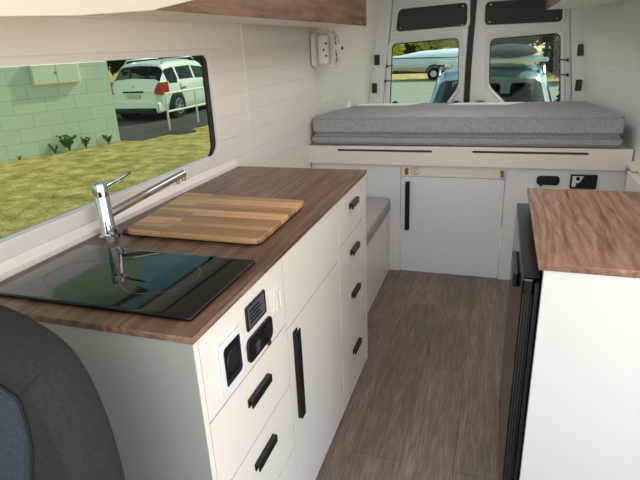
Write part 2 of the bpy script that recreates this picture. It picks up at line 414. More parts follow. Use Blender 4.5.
# clips by the glass
for par, cl in ((dl, [(-.80, 1.223, 1), (-.812, 1.115, 1)]), (dr, [(.405, 1.225, -1), (.415, 1.127, -1)])):
    for x, z, s in cl:
        b = B(); cyl(b, (x-.012*s, YD-.004, z), (x+.026*s, YD-.016, z+.004), .004, n=8); box(b, x-.02*s-.007, x-.02*s+.007, YD-.014, YD+.006, z-.010, z+.010, .002)
        obj('window_clip', b, M['blackpl'], par)
obj('grab_handle', prism([(-.335, .915), (-.265, .915), (-.258, .945), (-.30, .968), (-.335, .95)], YD-.05, YD+.01, 'y', .006), M['blackpl'], dl)
obj('grab_handle', prism([(-.17, .915), (-.075, .915), (-.09, .952), (-.125, .962), (-.165, .955)], YD-.05, YD+.01, 'y', .006), M['blackpl'], dr)
bb = B(); bmesh.ops.create_icosphere(bb, subdivisions=3, radius=.036, matrix=Matrix.Translation((-.745, YD-.035, .935)))
obj('stop_buffer', bb, M['rubber'], dl, 9)
struct('trim_10', prism([(-.262, .5), (-.196, .5), (-.176, 1.735), (-.246, 1.735)], YD+.03, YD+.065, 'y', .002), M['rubber'])     # black seal where the doors meet

# ------------------------------------------------------------------ overhead lockers
ol = thing('overhead_locker', 'white overhead locker with wood-grain front above the long side window', 'cupboard', (-.9, 2.2, 1.487))
wf_poly = [(1.175, 1.485), (3.35, 1.490), (3.35, 1.80), (2.3, 1.80), (1.85, 1.655), (1.395, 1.522)]
obj('wood_fascia', prism(wf_poly, -.806, -.798, 'x', .001), M['fascia_wood'], ol)
obj('white_fascia', prism([(.1, 1.43), (.914, 1.463), (1.174, 1.484), (1.394, 1.523), (1.849, 1.657), (2.299, 1.802), (.1, 1.80)], -.812, -.800, 'x', .001), M['white'], ol)
obj('underside_panel', bx(-1.06, -.807, 1.2, 3.35, 1.490, 1.502, .001), M['white'], ol)
obj('end_panel', bx(-1.04, -.807, 3.34, 3.352, 1.503, 1.80, .001), M['white'], ol)
orr = thing('overhead_locker', 'overhead locker with wood-grain front high on the right wall beside the rear doors', 'cupboard', (.4, 3.2, 1.532))
obj('wood_fascia', bx(.229, .237, 1.6, 3.70, 1.532, 1.80, .001), M['fascia_wood'], orr)
obj('underside_panel', prism([(.238, 1.6), (.595, 1.6), (.592, 3.1), (.52, 3.4), (.462, 3.70), (.238, 3.70)], 1.532, 1.544, 'z', .001), M['white'], orr)
obj('end_panel', bx(.238, .455, 3.688, 3.70, 1.5445, 1.80, .001), M['white'], orr)
obj('end_panel', bx(.238, .545, 1.6, 1.612, 1.5445, 1.80, .001), M['white'], orr)

# ------------------------------------------------------------------ kitchen run on the left
def pull(axis, p, L, out=.017, h=.022):
    """black edge pull; p = centre on the front face; axis 'y' horizontal bar or 'z' upright bar, projecting +x"""
    prof = [(0, h/2), (out, h/2), (out, -h/2), (out-.004, -h/2), (out-.004, h/2-.004), (.004, h/2-.004), (.004, -h/2), (0, -h/2)]
    x, y, z = p
    if axis == 'y': bm = prism([(a, b) for a, b in prof], -L/2, L/2, 'y', .0008, 1); bmesh.ops.translate(bm, verts=bm.verts, vec=(x, y, z))
    else:
        bm = prism([(a, -b) for a, b in prof], -L/2, L/2, 'z', .0008, 1); bmesh.ops.translate(bm, verts=bm.verts, vec=(x, y, z))
    return bm
FX0, FX1 = -.519, XF
def front(name, y0, y1, z0, z1, par, m=None): return obj(name, bx(FX0, FX1, y0+.0013, y1-.0013, z0+.0013, z1-.0013, .0003), m or M['white'], par)
TOP = .8845
M['end_shaded'] = mat('shaded_end_panel', (164, 168, 160), .45)  # darkened version of the white panel, its shade painted into the colour
u1 = thing('base_cabinet', 'white drawer cabinet holding the sockets, beneath the black glass hob', 'cabinet', (-.8, .93, 0))
obj('end_panel', bx(-1.092, XF, YA+.005, YA+.021, .0, TOP, .0008), M['end_shaded'], u1)
obj('edge_strip', bx(XF-.0005, XF+.0004, YA+.0055, YA+.0205, .001, TOP-.001, 0), M['white'], u1)
obj('carcass', bx(-1.09, FX0-.004, YA+.023, 1.136, .03, TOP-.002, 0), M['seamdark'], u1)
cp = front('control_panel', YA+.022, 1.138, .690, TOP, u1)
for z0, z1, hz in ((.497, .688, .615), (.28, .495, .428), (.03, .278, .2)):
    dw = front('drawer', YA+.022, 1.138, z0, z1, u1)
    obj('handle', pull('y', (XF, .940, hz+.002), .112, .014, .021), M['black'], dw, label='black edge pull handle')
# white framed power socket
sf = obj('socket_frame', plate(rrect(.796, .893, .703, .823, .008), [rrect(.809, .886, .716, .809, .010)], XF, XF+.006, 'x', .002), M['socketwhite'], u1, label='pale square frame round the black socket')
obj('socket_face', plate(rrect(.807, .888, .714, .811, .010), [], XF+.0005, XF+.0035, 'x'), M['blackpl'], sf)
b = cyl(B(), (XF+.003, .847, .765), (XF+.005, .847, .765), .026, .024); b2 = bx(XF+.003, XF+.006, .815, .876, .726, .733, .001)
obj('socket_cover', join(b, b2), M['rubber'], sf)
# display
df = obj('battery_display', plate(rrect(.924, 1.027, .784, .845, .005), [rrect(.931, 1.020, .789, .840, .002)], XF, XF+.005, 'x', .0015), M['blackpl'], u1, label='black framed rectangular battery display')
obj('screen', bx(XF+.0003, XF+.004, .931, 1.020, .789, .840, 0), M['greypl'], df)
b = B()
for k in range(4): box(b, XF+.004, XF+.0048, .940, 1.0-.008*(k % 2), .798+k*.0095, .8025+k*.0095, 0)
obj('screen_mark', b, M['blackpl'], df)
# twin round sockets on an oval plate
sp = obj('socket_plate', plate(rrect(.914, 1.052, .704, .766, .018), [], XF, XF+.006, 'x', .0015), M['blackpl'], u1, label='black twin accessory socket with rounded ends')
for yy in (.952, 1.017):
    obj('socket_cap', cyl(cyl(B(), (XF+.006, yy, .735), (XF+.010, yy, .735), .020), (XF+.010, yy, .735), (XF+.012, yy, .735), .016), M['rubber'], sp)
obj('usb_port', bx(XF+.011, XF+.0135, .942, .962, .722, .748, .001), M['led'], sp, label='grey usb insert')
obj('cap_tab', bx(XF+.006, XF+.012, 1.010, 1.024, .698, .712, .002), M['rubber'], sp)
# white rocker switch
rs = obj('switch_plate', plate(rrect(1.071, 1.124, .745, .817, .012), [], XF, XF+.005, 'x', .0015), M['white_plastic'], u1, label='cream double rocker switch plate')
for yy in (1.085, 1.110): obj('rocker', bx(XF+.005, XF+.009, yy-.009, yy+.009, .758, .804, .002), M['white_plastic'], rs)

for o_ in (sf, df, sp, rs): o_.location = (0, -.010, .005)
u2 = thing('base_cabinet', 'white cupboard with one tall black door handle, beneath the chopping board', 'cabinet', (-.8, 1.39, 0))
obj('carcass', bx(-1.09, FX0-.004, 1.141, 1.641, .03, TOP-.002, 0), M['seamdark'], u2)
front('upper_panel', 1.142, 1.643, .668, TOP, u2)
dd = front('door', 1.142, 1.643, .004, .666, u2)
obj('handle', pull('z', (XF, 1.190, .494), .292, .014, .030), M['black'], dd, label='long black upright pull handle')

u3 = thing('base_cabinet', 'white cabinet of four drawers at the far end of the kitchen run', 'cabinet', (-.8, 1.85, 0))
obj('carcass', bx(-1.09, FX0-.004, 1.647, YB-.024, .03, TOP-.002, 0), M['seamdark'], u3)
obj('end_panel', bx(-1.092, XF, YB-.021, YB-.005, .0, TOP, .0008), M['white_cool'], u3)
for z0, z1, hz in ((.708, TOP, .812), (.520, .706, .625), (.300, .518, .442), (.004, .298, .182)):
    dw = front('drawer', 1.647, YB-.022, z0, z1, u3)
    obj('handle', pull('y', (XF, 1.846, hz+.010), .104, .014, .022), M['black'], dw, label='black edge pull handle')

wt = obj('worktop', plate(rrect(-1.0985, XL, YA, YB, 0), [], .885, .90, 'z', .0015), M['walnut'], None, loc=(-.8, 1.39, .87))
tag(wt, 'long dark walnut worktop over the white kitchen cabinets', 'worktop')

# hob
hb = thing('glass_hob', 'black glass hob cover set in the near end of the walnut worktop', 'hob', (-.785, .90, .9))
obj('glass_plate', plate(rrect(-1.040, -.530, .752, 1.052, .010), [], .9005, .9085, 'z', .0025), M['hob'], hb, SM)
def ringmark(cx, cy, r, w=.0022):
    bm = B(); n = 64
    a = [bm.verts.new((cx+(r)*math.cos(2*PI*k/n), cy+(r)*math.sin(2*PI*k/n), .9088)) for k in range(n)]
    b_ = [bm.verts.new((cx+(r+w)*math.cos(2*PI*k/n), cy+(r+w)*math.sin(2*PI*k/n), .9088)) for k in range(n)]
    for k in range(n): bm.faces.new((a[k], a[(k+1) % n], b_[(k+1) % n], b_[k]))
    bmesh.ops.recalc_face_normals(bm, faces=bm.faces); return bm
obj('burner_ring', ringmark(-.705, .912, .088, .0016), M['ring'], hb)
obj('burner_ring', ringmark(-.905, .885, .080, .0012), M['ring'], hb)

# sink rim under the chopping board
sk = thing('sink', 'dark sink rim just showing under the chopping board', 'sink', (-.8, 1.34, .9))
obj('sink_rim', plate(rrect(-1.022, -.585, 1.160, 1.520, .03), [rrect(-1.0, -.61, 1.18, 1.50, .03)], .9003, .9053, 'z', .001), M['rubber'], sk)
obj('sink_bowl', plate(rrect(-1.0, -.61, 1.18, 1.50, .03), [], .9003, .9018, 'z'), M['steel'], sk)
cb = obj('chopping_board', plate(rpoly([(-1.030, 1.545), (-.572, 1.520), (-.566, 1.150), (-.985, 1.150)], [.02, .02, .03, .02]), [], .9058, .922, 'z', .003), M['board'], None, SM, loc=(-.8, 1.34, .906))
tag(cb, 'striped timber chopping board lying over the sink on the worktop', 'chopping board')

# tap
tp = thing('mixer_tap', 'chrome mixer tap with long straight spout beside the hob', 'tap', (-1.030, 1.136, .9))
T = Matrix.Translation((-1.030, 1.136, .9))
obj('tap_body', lathe(B(), [(.027, .0005), (.027, .006), (.022, .010), (.0205, .014), (.0205, .118), (.0195, .120), (.0195, .123), (.0215, .125), (.0215, .155), (.019, .160), (.006, .162)], T), M['chrome'], tp, SM)
obj('lever', tube(B(), [(-1.020, 1.140, 1.046), (-1.005, 1.150, 1.054), (-.948, 1.168, 1.083)], [.006, .0045, .004], 10), M['chrome'], tp, SM)
s0, s1 = Vector((-1.022, 1.146, .968)), Vector((-.925, 1.392, 1.030))
so = obj('spout', tube(B(), [s0, s0.lerp(s1, .5), s1], [.0125, .0118, .011], 16), M['chrome'], tp, SM)
dn = (s1-s0).normalized()
for t, r in ((.985, .0065), (.90, .0055)):
    p = s0.lerp(s1, t)
    obj('aerator', cyl(B(), p+Vector((0, 0, -.008)), p+Vector((0, 0, -.023)), r, n=14), M['steel'], so)
b = cyl(B(), (-1.012, 1.128, .918), (-.985, 1.118, .918), .011, n=16); box(b, -.994, -.980, 1.110, 1.124, .908, .944, .003)
obj('side_valve', b, M['chrome'], tp, SM)

# ------------------------------------------------------------------ bench and bed
bn = thing('storage_bench', 'low white storage bench between the kitchen drawers and the bed', 'bench', (-.85, 2.56, 0))
obj('front_panel', bx(-.618, -.602, 2.065, 3.084, 0, .388, .001), M['white'], bn)
obj('top_panel', bx(-1.105, -.602, 2.065, 3.084, .3885, .401, .001), M['white'], bn)
bc = obj('bench_cushion', bx(-1.10, -.592, 2.068, 3.080, .4015, .494, .022, 4), M['grey_fabric'], None, SM, loc=(-.85, 2.56, .402))
tag(bc, 'grey fabric bench cushion low beside the kitchen drawers', 'cushion')

bd = thing('bed_platform', 'white raised bed base with storage door across the back of the van', 'bed', (-.22, 3.5, 0))
b_front = plate([(-1.128, .697), (.655, .697), (.683, .735), (.683, .812), (-1.128, .806)],
    [rrect(-.926, -.348, .7745, .7885, .0065, 3), rrect(-.124, .477, .7765, .7905, .0065, 3)], 3.070, 3.086, 'y', .001)
obj('front_board', b_front, M['white'], bd)
obj('slot_backing', bx(-1.0, .55, 3.0865, 3.089, .76, .80, 0), M['slot'], bd)
obj('platform_top', prism([(-1.09, 3.0895), (.68, 3.0895), (.66, 3.2), (.50, 4.07), (-.90, 4.07), (-1.085, 3.3)], .79, .806, 'z'), M['white'], bd)
obj('side_panel', bx(-1.10, -.535, 3.088, 3.104, 0, .696, .001), M['white_cool'], bd)
obj('side_panel', bx(.0675, .672, 3.088, 3.104, 0, .696, .001), M['white_cool'], bd)
hp = obj('header_rail', bx(-.531, .0645, 3.088, 3.104, .628, .696, .001), M['white'], bd)
dz = obj('door', bx(-.531, .0645, 3.086, 3.102, .006, .624, .0015), M['white_cool'], bd)
obj('handle', bx(-.502, -.476, 3.064, 3.0855, .289, .596, .002), M['black'], dz, label='tall black door handle')
for x in (-.498, .046):
    k = obj('catch', join(cyl(B(), (x, 3.075, .668), (x, 3.088, .668), .011, n=16), bx(x-.007, x+.010, 3.070, 3.088, .640, .664, .002)), M['brass'], hp, label='small brass button catch')
# round brown emblem printed on the rail: a ring with curled strokes like a letter e
def arc(cx, cz, r, a0, a1, n=24): return [(cx+r*math.cos(math.radians(a0+(a1-a0)*k/n)), 3.0873, cz+r*math.sin(math.radians(a0+(a1-a0)*k/n))) for k in range(n+1)]
b = B(); ex, ez = -.447, .660
tube(b, arc(ex, ez, .0235, -35, 325, 36), .0013, 6)
tube(b, arc(ex+.002, ez+.007, .009, -20, 250, 16), .0013, 6); tube(b, arc(ex+.002, ez-.008, .009, 110, 350, 16), .0013, 6)
tube(b, [(ex-.010, 3.0873, ez), (ex+.006, 3.0873, ez+.001)], .0013, 6)
obj('emblem', b, M['bead'], hp, label='small brown ring emblem with curled strokes')
# round socket pair + switch panel on the right
ss = obj('socket_plate', plate(rrect(.232, .350, .603, .655, .018), [], 3.080, 3.0875, 'y', .0015), M['blackpl'], bd, label='black oval twin socket plate')
for x in (.262, .318): obj('socket_cap', cyl(cyl(B(), (x, 3.072, .630), (x, 3.080, .630), .019), (x, 3.069, .630), (x, 3.072, .630), .014), M['rubber'], ss)
obj('cap_tab', bx(.25, .262, 3.066, 3.080, .598, .612, .002), M['rubber'], ss)
sw = obj('switch_panel', plate(rrect(.403, .536, .588, .668, .006), [rrect(.411, .528, .596, .660, .003)], 3.078, 3.0875, 'y', .0015), M['blackpl'], bd, label='black framed rectangular control panel')
obj('panel_face', bx(.409, .530, 3.083, 3.0872, .594, .662, 0), M['blackpl'], sw)
obj('white_area', prism([(.413, .598), (.413, .659), (.470, .659), (.455, .630), (.437, .612), (.430, .598)], 3.0818, 3.0829, 'y'), M['white_plastic'], sw)
for x, z, r in ((.441, .645, .010), (.437, .616, .005), (.474, .646, .008), (.503, .646, .008), (.503, .616, .007)):
    obj('knob', cyl(B(), (x, 3.076, z), (x, 3.0817, z), r, n=16), M['rubber'], sw)

def mattress(name, label, x0, x1, z0, z1, xr0, xr1):
    t = thing(name, label, 'mattress', ((x0+x1)/2, 3.5, z0), 'grey mattresses on the bed')
    pts = rpoly([(x0, 3.092), (x1, 3.092), (x1-.02, 3.3), (xr1, 3.84), (xr0, 3.84), (x0+.02, 3.3)], .03)
    bm = prism(pts, z0, z1, 'z')
    es = [e for e in bm.edges if abs(e.verts[0].co.z-e.verts[1].co.z) < 1e-5]
    bmesh.ops.bevel(bm, geom=es, offset=.016, segments=4, affect='EDGES')
    obj('cover', bm, M['grey_fabric'], t, SM)
    for z in (z0+.010, z1-.010):
        loop = [(p[0], p[1], z) for p in pts]; loop = [(x+(.0035 if x > 0 else -.0035)*0, y-.0045 if y < 3.12 else y, z) for x, y, z in loop]
        obj('piping', tube(B(), loop+[loop[0]], .0014, 6), M['piping'], t, SM)
    return t
mattress('mattress', 'thicker grey fabric mattress, top one on the bed platform', -1.094, .634, .8745, .978, -.955, .545)
mattress('mattress', 'thinner grey fabric mattress beneath the top one', -1.106, .640, .8125, .8735, -.955, .55)

# ------------------------------------------------------------------ fridge unit on the right
fc = thing('fridge_cabinet', 'white panelled cabinet around the black fridge on the right', 'cabinet', (.4, 1.52, 0))
obj('near_panel', bx(.1255, .675, 1.198, 1.212, 0, .8815, .001), M['panel_r'], fc)
obj('far_panel', bx(.1245, .675, 1.842, 1.858, 0, .8815, .001), M['white_cool'], fc)
obj('back_panel', bx(.660, .675, 1.213, 1.84, 0, .8815, .001), M['white_cool'], fc)
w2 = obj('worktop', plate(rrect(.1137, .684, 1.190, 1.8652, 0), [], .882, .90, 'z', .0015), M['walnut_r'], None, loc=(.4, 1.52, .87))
tag(w2, 'short walnut worktop on the white fridge cabinet', 'worktop')
fr = thing('fridge', 'glossy black fridge with its door facing the aisle', 'fridge', (.35, 1.52, 0))
obj('fridge_body', bx(.128, .60, 1.218, 1.835, .02, .845, .004), M['fridge_top'], fr)
fd = obj('door', bx(.083, .112, 1.228, 1.862, .035, .842, .006, 2), M['fridge'], fr)
obj('door_edge', bx(.085, .123, 1.232, 1.860, .8425, .846, .001), M['fridge_edge'], fd)
obj('gasket', bx(.112, .123, 1.215, 1.85, .04, .835, .002), M['rubber'], fd)
for k in range(4):
    x = .0875+k*.0066
    obj('side_rib', bx(x, x+.0022, 1.2245, 1.2285, .12, .80, .0005), M['rib'], fd)
obj('handle', bx(.068, .0835, 1.36, 1.52, .755, .80, .005, 2), M['blackpl'], fd)
obj('leg', bx(.14, .18, 1.22, 1.26, 0, .02, .002), M['blackpl'], fr); obj('leg', bx(.14, .18, 1.78, 1.82, 0, .02, .002), M['blackpl'], fr)
obj('leg', bx(.54, .58, 1.22, 1.26, 0, .02, .002), M['blackpl'], fr); obj('leg', bx(.54, .58, 1.78, 1.82, 0, .02, .002), M['blackpl'], fr)

# ------------------------------------------------------------------ wall fan
fn = thing('wall_fan', 'white round gimbal fan mounted high on the left wall', 'fan', (-1.10, 3.24, 1.36))
ax = Vector((.95, .22, .04)).normalized(); up_ = Vector((0, 0, 1)); c0 = Vector((-1.035, 3.26, 1.365))
def fm(center): return Matrix.Translation(center) @ ax.to_track_quat('Z', 'Y').to_matrix().to_4x4()
obj('wall_mount', prism(rrect(3.165, 3.275, 1.265, 1.465, .028), -1.100, -1.078, 'x', .004), M['white_plastic'], fn, SM)
hs = obj('fan_housing', bx(-1.077, -1.005, 3.205, 3.285, 1.275, 1.455, .022, 4), M['white_plastic'], fn, SM)
for zz in (-.035, 0, .035): obj('screw', cyl(B(), (-1.03+abs(zz)*.4, 3.199, 1.365+zz), (-1.03+abs(zz)*.4, 3.206, 1.365+zz), .006, n=10), M['car_dark'], hs)
for s in (-1, 1): obj('gimbal_arm', tube(B(), [c0+Vector((-.03, 0, .05*s)), c0+Vector((.0, 0, .098*s)), c0+Vector((.04, 0, .100*s)), c0+Vector((.055, .01, .096*s))], .008, 8), M['white_plastic'], fn, SM)
c1 = c0+ax*.060
m1 = fm(c1); b = B()
for r, z in ((.098, 0), (.088, .016), (.065, .024), (.04, .028)):
    tube(b, [m1 @ Vector((r*math.cos(2*PI*k/28), r*math.sin(2*PI*k/28), z)) for k in range(29)], .0042 if r > .09 else .0018, 6)
for k in range(12):
    a = 2*PI*k/12; tube(b, [m1 @ Vector((r*math.cos(a), r*math.sin(a), z)) for r, z in ((.098, -.012), (.098, 0), (.088, .016), (.065, .024), (.03, .029))], .0018, 6)
cg = obj('fan_cage', b, M['white_plastic'], fn, SM)
b = B()
for k in range(4):
    a = PI/2*k
    f = [m1 @ Vector(p) for p in ((.015*math.cos(a), .015*math.sin(a), -.004), (.085*math.cos(a-.3), .085*math.sin(a-.3), -.010), (.088*math.cos(a+.35), .088*math.sin(a+.35), .006), (.02*math.cos(a+.6), .02*math.sin(a+.6), .006))]
    v = [b.verts.new(p) for p in f]; b.faces.new(v)
obj('fan_blades', b, M['greypl'], fn)
obj('fan_hub', lathe(B(), [(.026, -.01), (.028, .026), (.024, .034), (.008, .036)], m1, 20), M['white_plastic'], fn, SM)
obj('hub_knob', lathe(B(), [(.010, .036), (.010, .046), (.007, .048)], m1, 14), M['car_dark'], fn, SM)

# ------------------------------------------------------------------ passenger seat
st = thing('passenger_seat', 'charcoal fabric seat back in the near left corner', 'seat', (-.76, .45, 0))
P = [(-.545, .40), (-.512, .62), (-.512, .76), (-.517, .86), (-.534, .942), (-.560, 1.002), (-.605, 1.034), (-.675, 1.062), (-.76, 1.075), (-.87, 1.062), (-.95, 1.0), (-1.0, .90), (-1.015, .70), (-.985, .40)]
def seat_shape(P, y0, y1, bulge=.03, rings=6):
    n = len(P); cx_ = sum(p[0] for p in P)/n; cz_ = sum(p[1] for p in P)/n; bm = B(); R = []
    prof = []
    for k in range(rings+1):
        a = PI*k/rings-PI/2
        prof.append(((y0+y1)/2+(y1-y0)/2*math.sin(a), 1-bulge*2*(1-math.cos(a))))
    for y, s in prof:
        R.append([bm.verts.new((cx_+(p[0]-cx_)*s, y, cz_+(p[1]-cz_)*s)) for p in P])
    for i in range(len(R)-1):
        for k in range(n): bm.faces.new((R[i][k], R[i][(k+1) % n], R[i+1][(k+1) % n], R[i+1][k]))
    bm.faces.new(R[0]); bm.faces.new(R[-1][::-1]); bmesh.ops.recalc_face_normals(bm, faces=bm.faces); return bm
P = [(x-.033, z-.030) for x, z in P]
sb = obj('backrest', seat_shape(rpoly(P, .05, 3), .445, .545, .05, 8), M['seat'], st, math.radians(60))
mp = rpoly([(-.650, .45), (-.640, .66), (-.632, .785), (-.612, .850), (-.607, .893), (-.609, .940), (-.642, .960), (-.74, .975), (-.86, .955), (-.895, .90), (-.90, .70), (-.89, .45)], .01, 3)
mp = [(x-.010, z-.004) for x, z in mp]
obj('centre_panel', prism(mp, .437, .455, 'y', .004, 3), M['seat_mid'], sb, SM, label='slate blue-grey middle panel')
obj('seam', tube(B(), [(p[0]+.002, .4425, p[1]) for p in mp]+[(mp[0][0], .4425, mp[0][1])], .0025, 6), M['seat_seam'], sb, SM)
obj('seam', tube(B(), [(-.558, .4455, .990), (-.585, .4445, .968), (-.617, .4445, .938)], .0013, 6), M['seat_seam'], sb, SM)
obj('seat_cushion', bx(-1.0, -.53, .05, .50, .33, .46, .04, 4), M['seat'], st, SM)
obj('seat_base', bx(-.95, -.58, .10, .45, 0, .33, .01), M['blackpl'], st)

# ------------------------------------------------------------------ outdoors
G = -.62
tag(obj('ground', bx(-60, 60, -20, 80, G-.2, G, 0), M['grass']), kind='structure')
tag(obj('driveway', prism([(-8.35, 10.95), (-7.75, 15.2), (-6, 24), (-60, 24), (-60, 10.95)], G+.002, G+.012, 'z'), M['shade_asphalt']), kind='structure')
tag(obj('street', prism([(-14, 21.5), (-4.2, 21.0), (-2.6, 4.9), (14, 4.9), (16, 27), (-14, 31)], G+.014, G+.022, 'z'), M['asphalt']), kind='structure')
tag(obj('earth_bank', prism([(1.2, 27), (30, 26), (30, 60), (3, 60), (1.5, 34)], G, G+.03, 'z'), M['bank']), kind='structure')
gv = B(); n_ = 12
gr = [[gv.verts.new((2.2+i*1.6+j*.2, 29+j*1.8, G+.03+min(3.4, max(0, (j-.5)*.30+i*.16)))) for j in range(n_)] for i in range(n_)]
for i in range(n_-1):
    for j in range(n_-1): gv.faces.new((gr[i][j], gr[i+1][j], gr[i+1][j+1], gr[i][j+1]))
tag(obj('bank_slope', gv, M['bank'], None, 9), kind='structure')

# neighbour's block building
nb = thing('block_building', 'pale painted block building seen through the side window', 'building', (-12, 8, G))
obj('wall', prism([(-9.90, 3.0), (-9.90, 8.2), (-8.88, 10.80), (-12.5, 13.0), (-16, 3.0)], G, 7.6, 'z'), M['blocks'], nb)
obj('roof', prism([(-9.5, 3.6), (-9.5, 8.1), (-8.4, 11.0), (-12.4, 13.4), (-16.4, 3.6)], 7.6, 7.75, 'z'), M['roof'], nb)
# meter box on that wall (its own frame along the wall direction)
wd = (Vector((-8.88, 10.80, 0))-Vector((-9.90, 8.2, 0))).normalized(); wn = Vector((wd.y, -wd.x, 0))
wo = Vector((-9.90, 8.2, 0))
def on_wall(bm):   # local: x along wall, y out of wall, z up
    bmesh.ops.transform(bm, verts=bm.verts, matrix=Matrix(((wd.x, wn.x, 0, wo.x), (wd.y, wn.y, 0, wo.y), (0, 0, 1, 0), (0, 0, 0, 1)))); bmesh.ops.recalc_face_normals(bm, faces=bm.faces); return bm
DX = 0.0
mb = thing('meter_box', 'cream two-door meter box fixed high on the block building', 'box', (-9.6, 8.9, .9))
obj('housing', on_wall(bx(1.0+DX, 2.04+DX, -.002, .08, .86, 1.36, .01)), M['meter'], mb)
for a, b_ in ((1.015+DX, 1.51+DX), (1.53+DX, 2.025+DX)):
    dd_ = obj('door', on_wall(bx(a, b_, .081, .092, .88, 1.34, .006)), M['meter'], mb)
obj('latch', on_wall(bx(1.49+DX, 1.505+DX, .093, .105, 1.08, 1.13, .003)), M['greypl'], dd_)

def leaves(bm, c, rad, n, size, rng):
    for _ in range(n):
        while True:
            d = Vector((rng.uniform(-1, 1), rng.uniform(-1, 1), rng.uniform(-1, 1)))
            if .45 < d.length < 1: break
        p = Vector(c)+Vector((d.x*rad[0], d.y*rad[1], d.z*rad[2]))
        a = Vector((rng.gauss(0, 1), rng.gauss(0, 1), rng.gauss(0, 1))).normalized(); b_ = a.orthogonal().normalized(); s = size*rng.uniform(.6, 1.3)
        bm.faces.new([bm.verts.new(p+v) for v in (-a*s, b_*s*.5, a*s, -b_*s*.5)])
    return bm
def weed(along, h, n, label):
    rng = random.Random(int(along*100)); base = wo+wd*along+wn*.10
    t = thing('weed', label, 'weed', (base.x, base.y, G), 'weeds at the foot of the block wall')
    bm = B()
    for k in range(n):
        a = rng.uniform(0, 2*PI); l = h*rng.uniform(.6, 1); dx, dy = math.cos(a)*l*.55, math.sin(a)*l*.55
        pts = [(base.x, base.y, G), (base.x+dx*.4, base.y+dy*.4, G+l*.7), (base.x+dx, base.y+dy, G+l)]
        tube(bm, pts, [.012, .008, .003], 4)
        for q in range(7):
            f = rng.uniform(.3, 1); p = Vector(pts[0]).lerp(Vector(pts[2]), f)+Vector((0, 0, .1*l))
            u = Vector((rng.gauss(0, 1), rng.gauss(0, 1), rng.uniform(.1, 1))).normalized()*h*.20; v = u.orthogonal()*.35
            bm.faces.new([bm.verts.new(p+w_) for w_ in (Vector((0, 0, 0)), u*.5+v, u, u*.5-v)])
    obj('foliage', bm, M['leaf_green'], t)
for al, h, n, lb in ((.35, .10, 6, 'tiny low weed, leftmost at the foot of the block wall'), (1.12, .22, 10, 'small weed just left of the tallest weed by the wall'),
    (1.45, .36, 16, 'tallest weed growing at the foot of the block wall'), (1.85, .25, 10, 'bushy weed just right of the tallest weed by the wall'), (2.42, .22, 12, 'low spreading weed near the corner of the block wall')):
    weed(al, h, n, lb)

# pipe railing
rl = thing('pipe_railing', 'white two-rail pipe railing on the grass before the white car', 'railing', (-8.4, 13.6, G))
r0, r1, r2 = Vector((-8.68, 12.67, G)), Vector((-8.62, 14.1, G)), Vector((-8.5, 16.6, G))
for p in (r0, r1, r2): obj('post', cyl(B(), p, p+Vector((0, 0, .98)), .03, n=12), M['rail'], rl)
for h in (.50, .98): obj('rail', tube(B(), [p+Vector((0, 0, h)) for p in (r0, r1, r2)], .028, 10), M['rail'], rl, SM)
mh = obj('manhole_cover', cyl(B(), (-8.1, 12.3, G), (-8.1, 12.3, G+.015), .42, n=32), M['car_dark'], None, loc=(-8.1, 12.3, G))
tag(mh, 'dark round manhole cover in the grass before the railing', 'manhole cover')

# ------------------------------------------------------------------ cars
def lerp(a, b, t): return a+(b-a)*t
def car_surface(ST):
    """ST: list of (y, w, zb, zbelt, wr, zr); returns S(y, s) with s in -1..1 across the upper skin"""
    def at(y):
        for a, b_ in zip(ST, ST[1:]):
            if y <= b_[0]: t = (y-a[0])/(b_[0]-a[0]); return [lerp(p, q, t) for p, q in zip(a, b_)]
        return list(ST[-1])
    def S(y, s):
        _, w, zb, zl, wr, zr = at(y); h = [(w*.93, zb), (w*.99, zb+.18), (w, lerp(zb, zl, .62)), (w*.965, zl), (wr+.01, zr-.06), (wr-.10, zr), (0, zr+.035)]
        k = [0, .12, .32, .45, .74, .82, 1]; a = 1-abs(s)
        for i in range(6):
            if a <= k[i+1]+1e-9:
                t = (a-k[i])/(k[i+1]-k[i]); x = lerp(h[i][0], h[i+1][0], t); z = lerp(h[i][1], h[i+1][1], t); break
        return Vector((math.copysign(x, s) if s else x*0, y, z))
    return S
def car(name, label, ST, paint, regions, ny, extra, loc, rz, nsv=44):
    t = thing(name, label, 'car')
    S = car_surface(ST); y0, y1 = ST[0][0], ST[-1][0]
    bm = B(); glass = {}; svals = [-1+2*j/nsv for j in range(nsv+1)]
    ys = [y0+(y1-y0)*i/ny for i in range(ny+1)]
    P_ = [[S(y, s) for s in svals] for y in ys]
    V = [[bm.verts.new(p) for p in r] for r in P_]
    for i in range(ny):
        for j in range(nsv):
            c = (P_[i][j]+P_[i+1][j+1]+P_[i+1][j]+P_[i][j+1])/4; sm = (svals[j]+svals[j+1])/2; ym = (ys[i]+ys[i+1])/2
            hit = next((r for r in regions if r[1](ym, sm, c)), None)
            if hit:
                g = glass.setdefault((hit[0], sm > 0 if hit[2] else 0), B())
                g.faces.new([g.verts.new(p) for p in (P_[i][j], P_[i+1][j], P_[i+1][j+1], P_[i][j+1])])
            else: bm.faces.new((V[i][j], V[i+1][j], V[i+1][j+1], V[i][j+1]))
    bm.faces.new(V[0][::-1]); bm.faces.new(V[-1])
    bmesh.ops.holes_fill(bm, edges=[], sides=0)
    # underside
    body = obj('body', bm, paint, t, math.radians(40))
    for (nm, _), g in glass.items():
        bmesh.ops.remove_doubles(g, verts=g.verts, dist=1e-4); bmesh.ops.recalc_face_normals(g, faces=g.faces)
        obj(nm, g, M['car_glass'], t, math.radians(40))
    extra(t, S)
    t.location = loc; t.rotation_euler = (0, 0, rz); return t
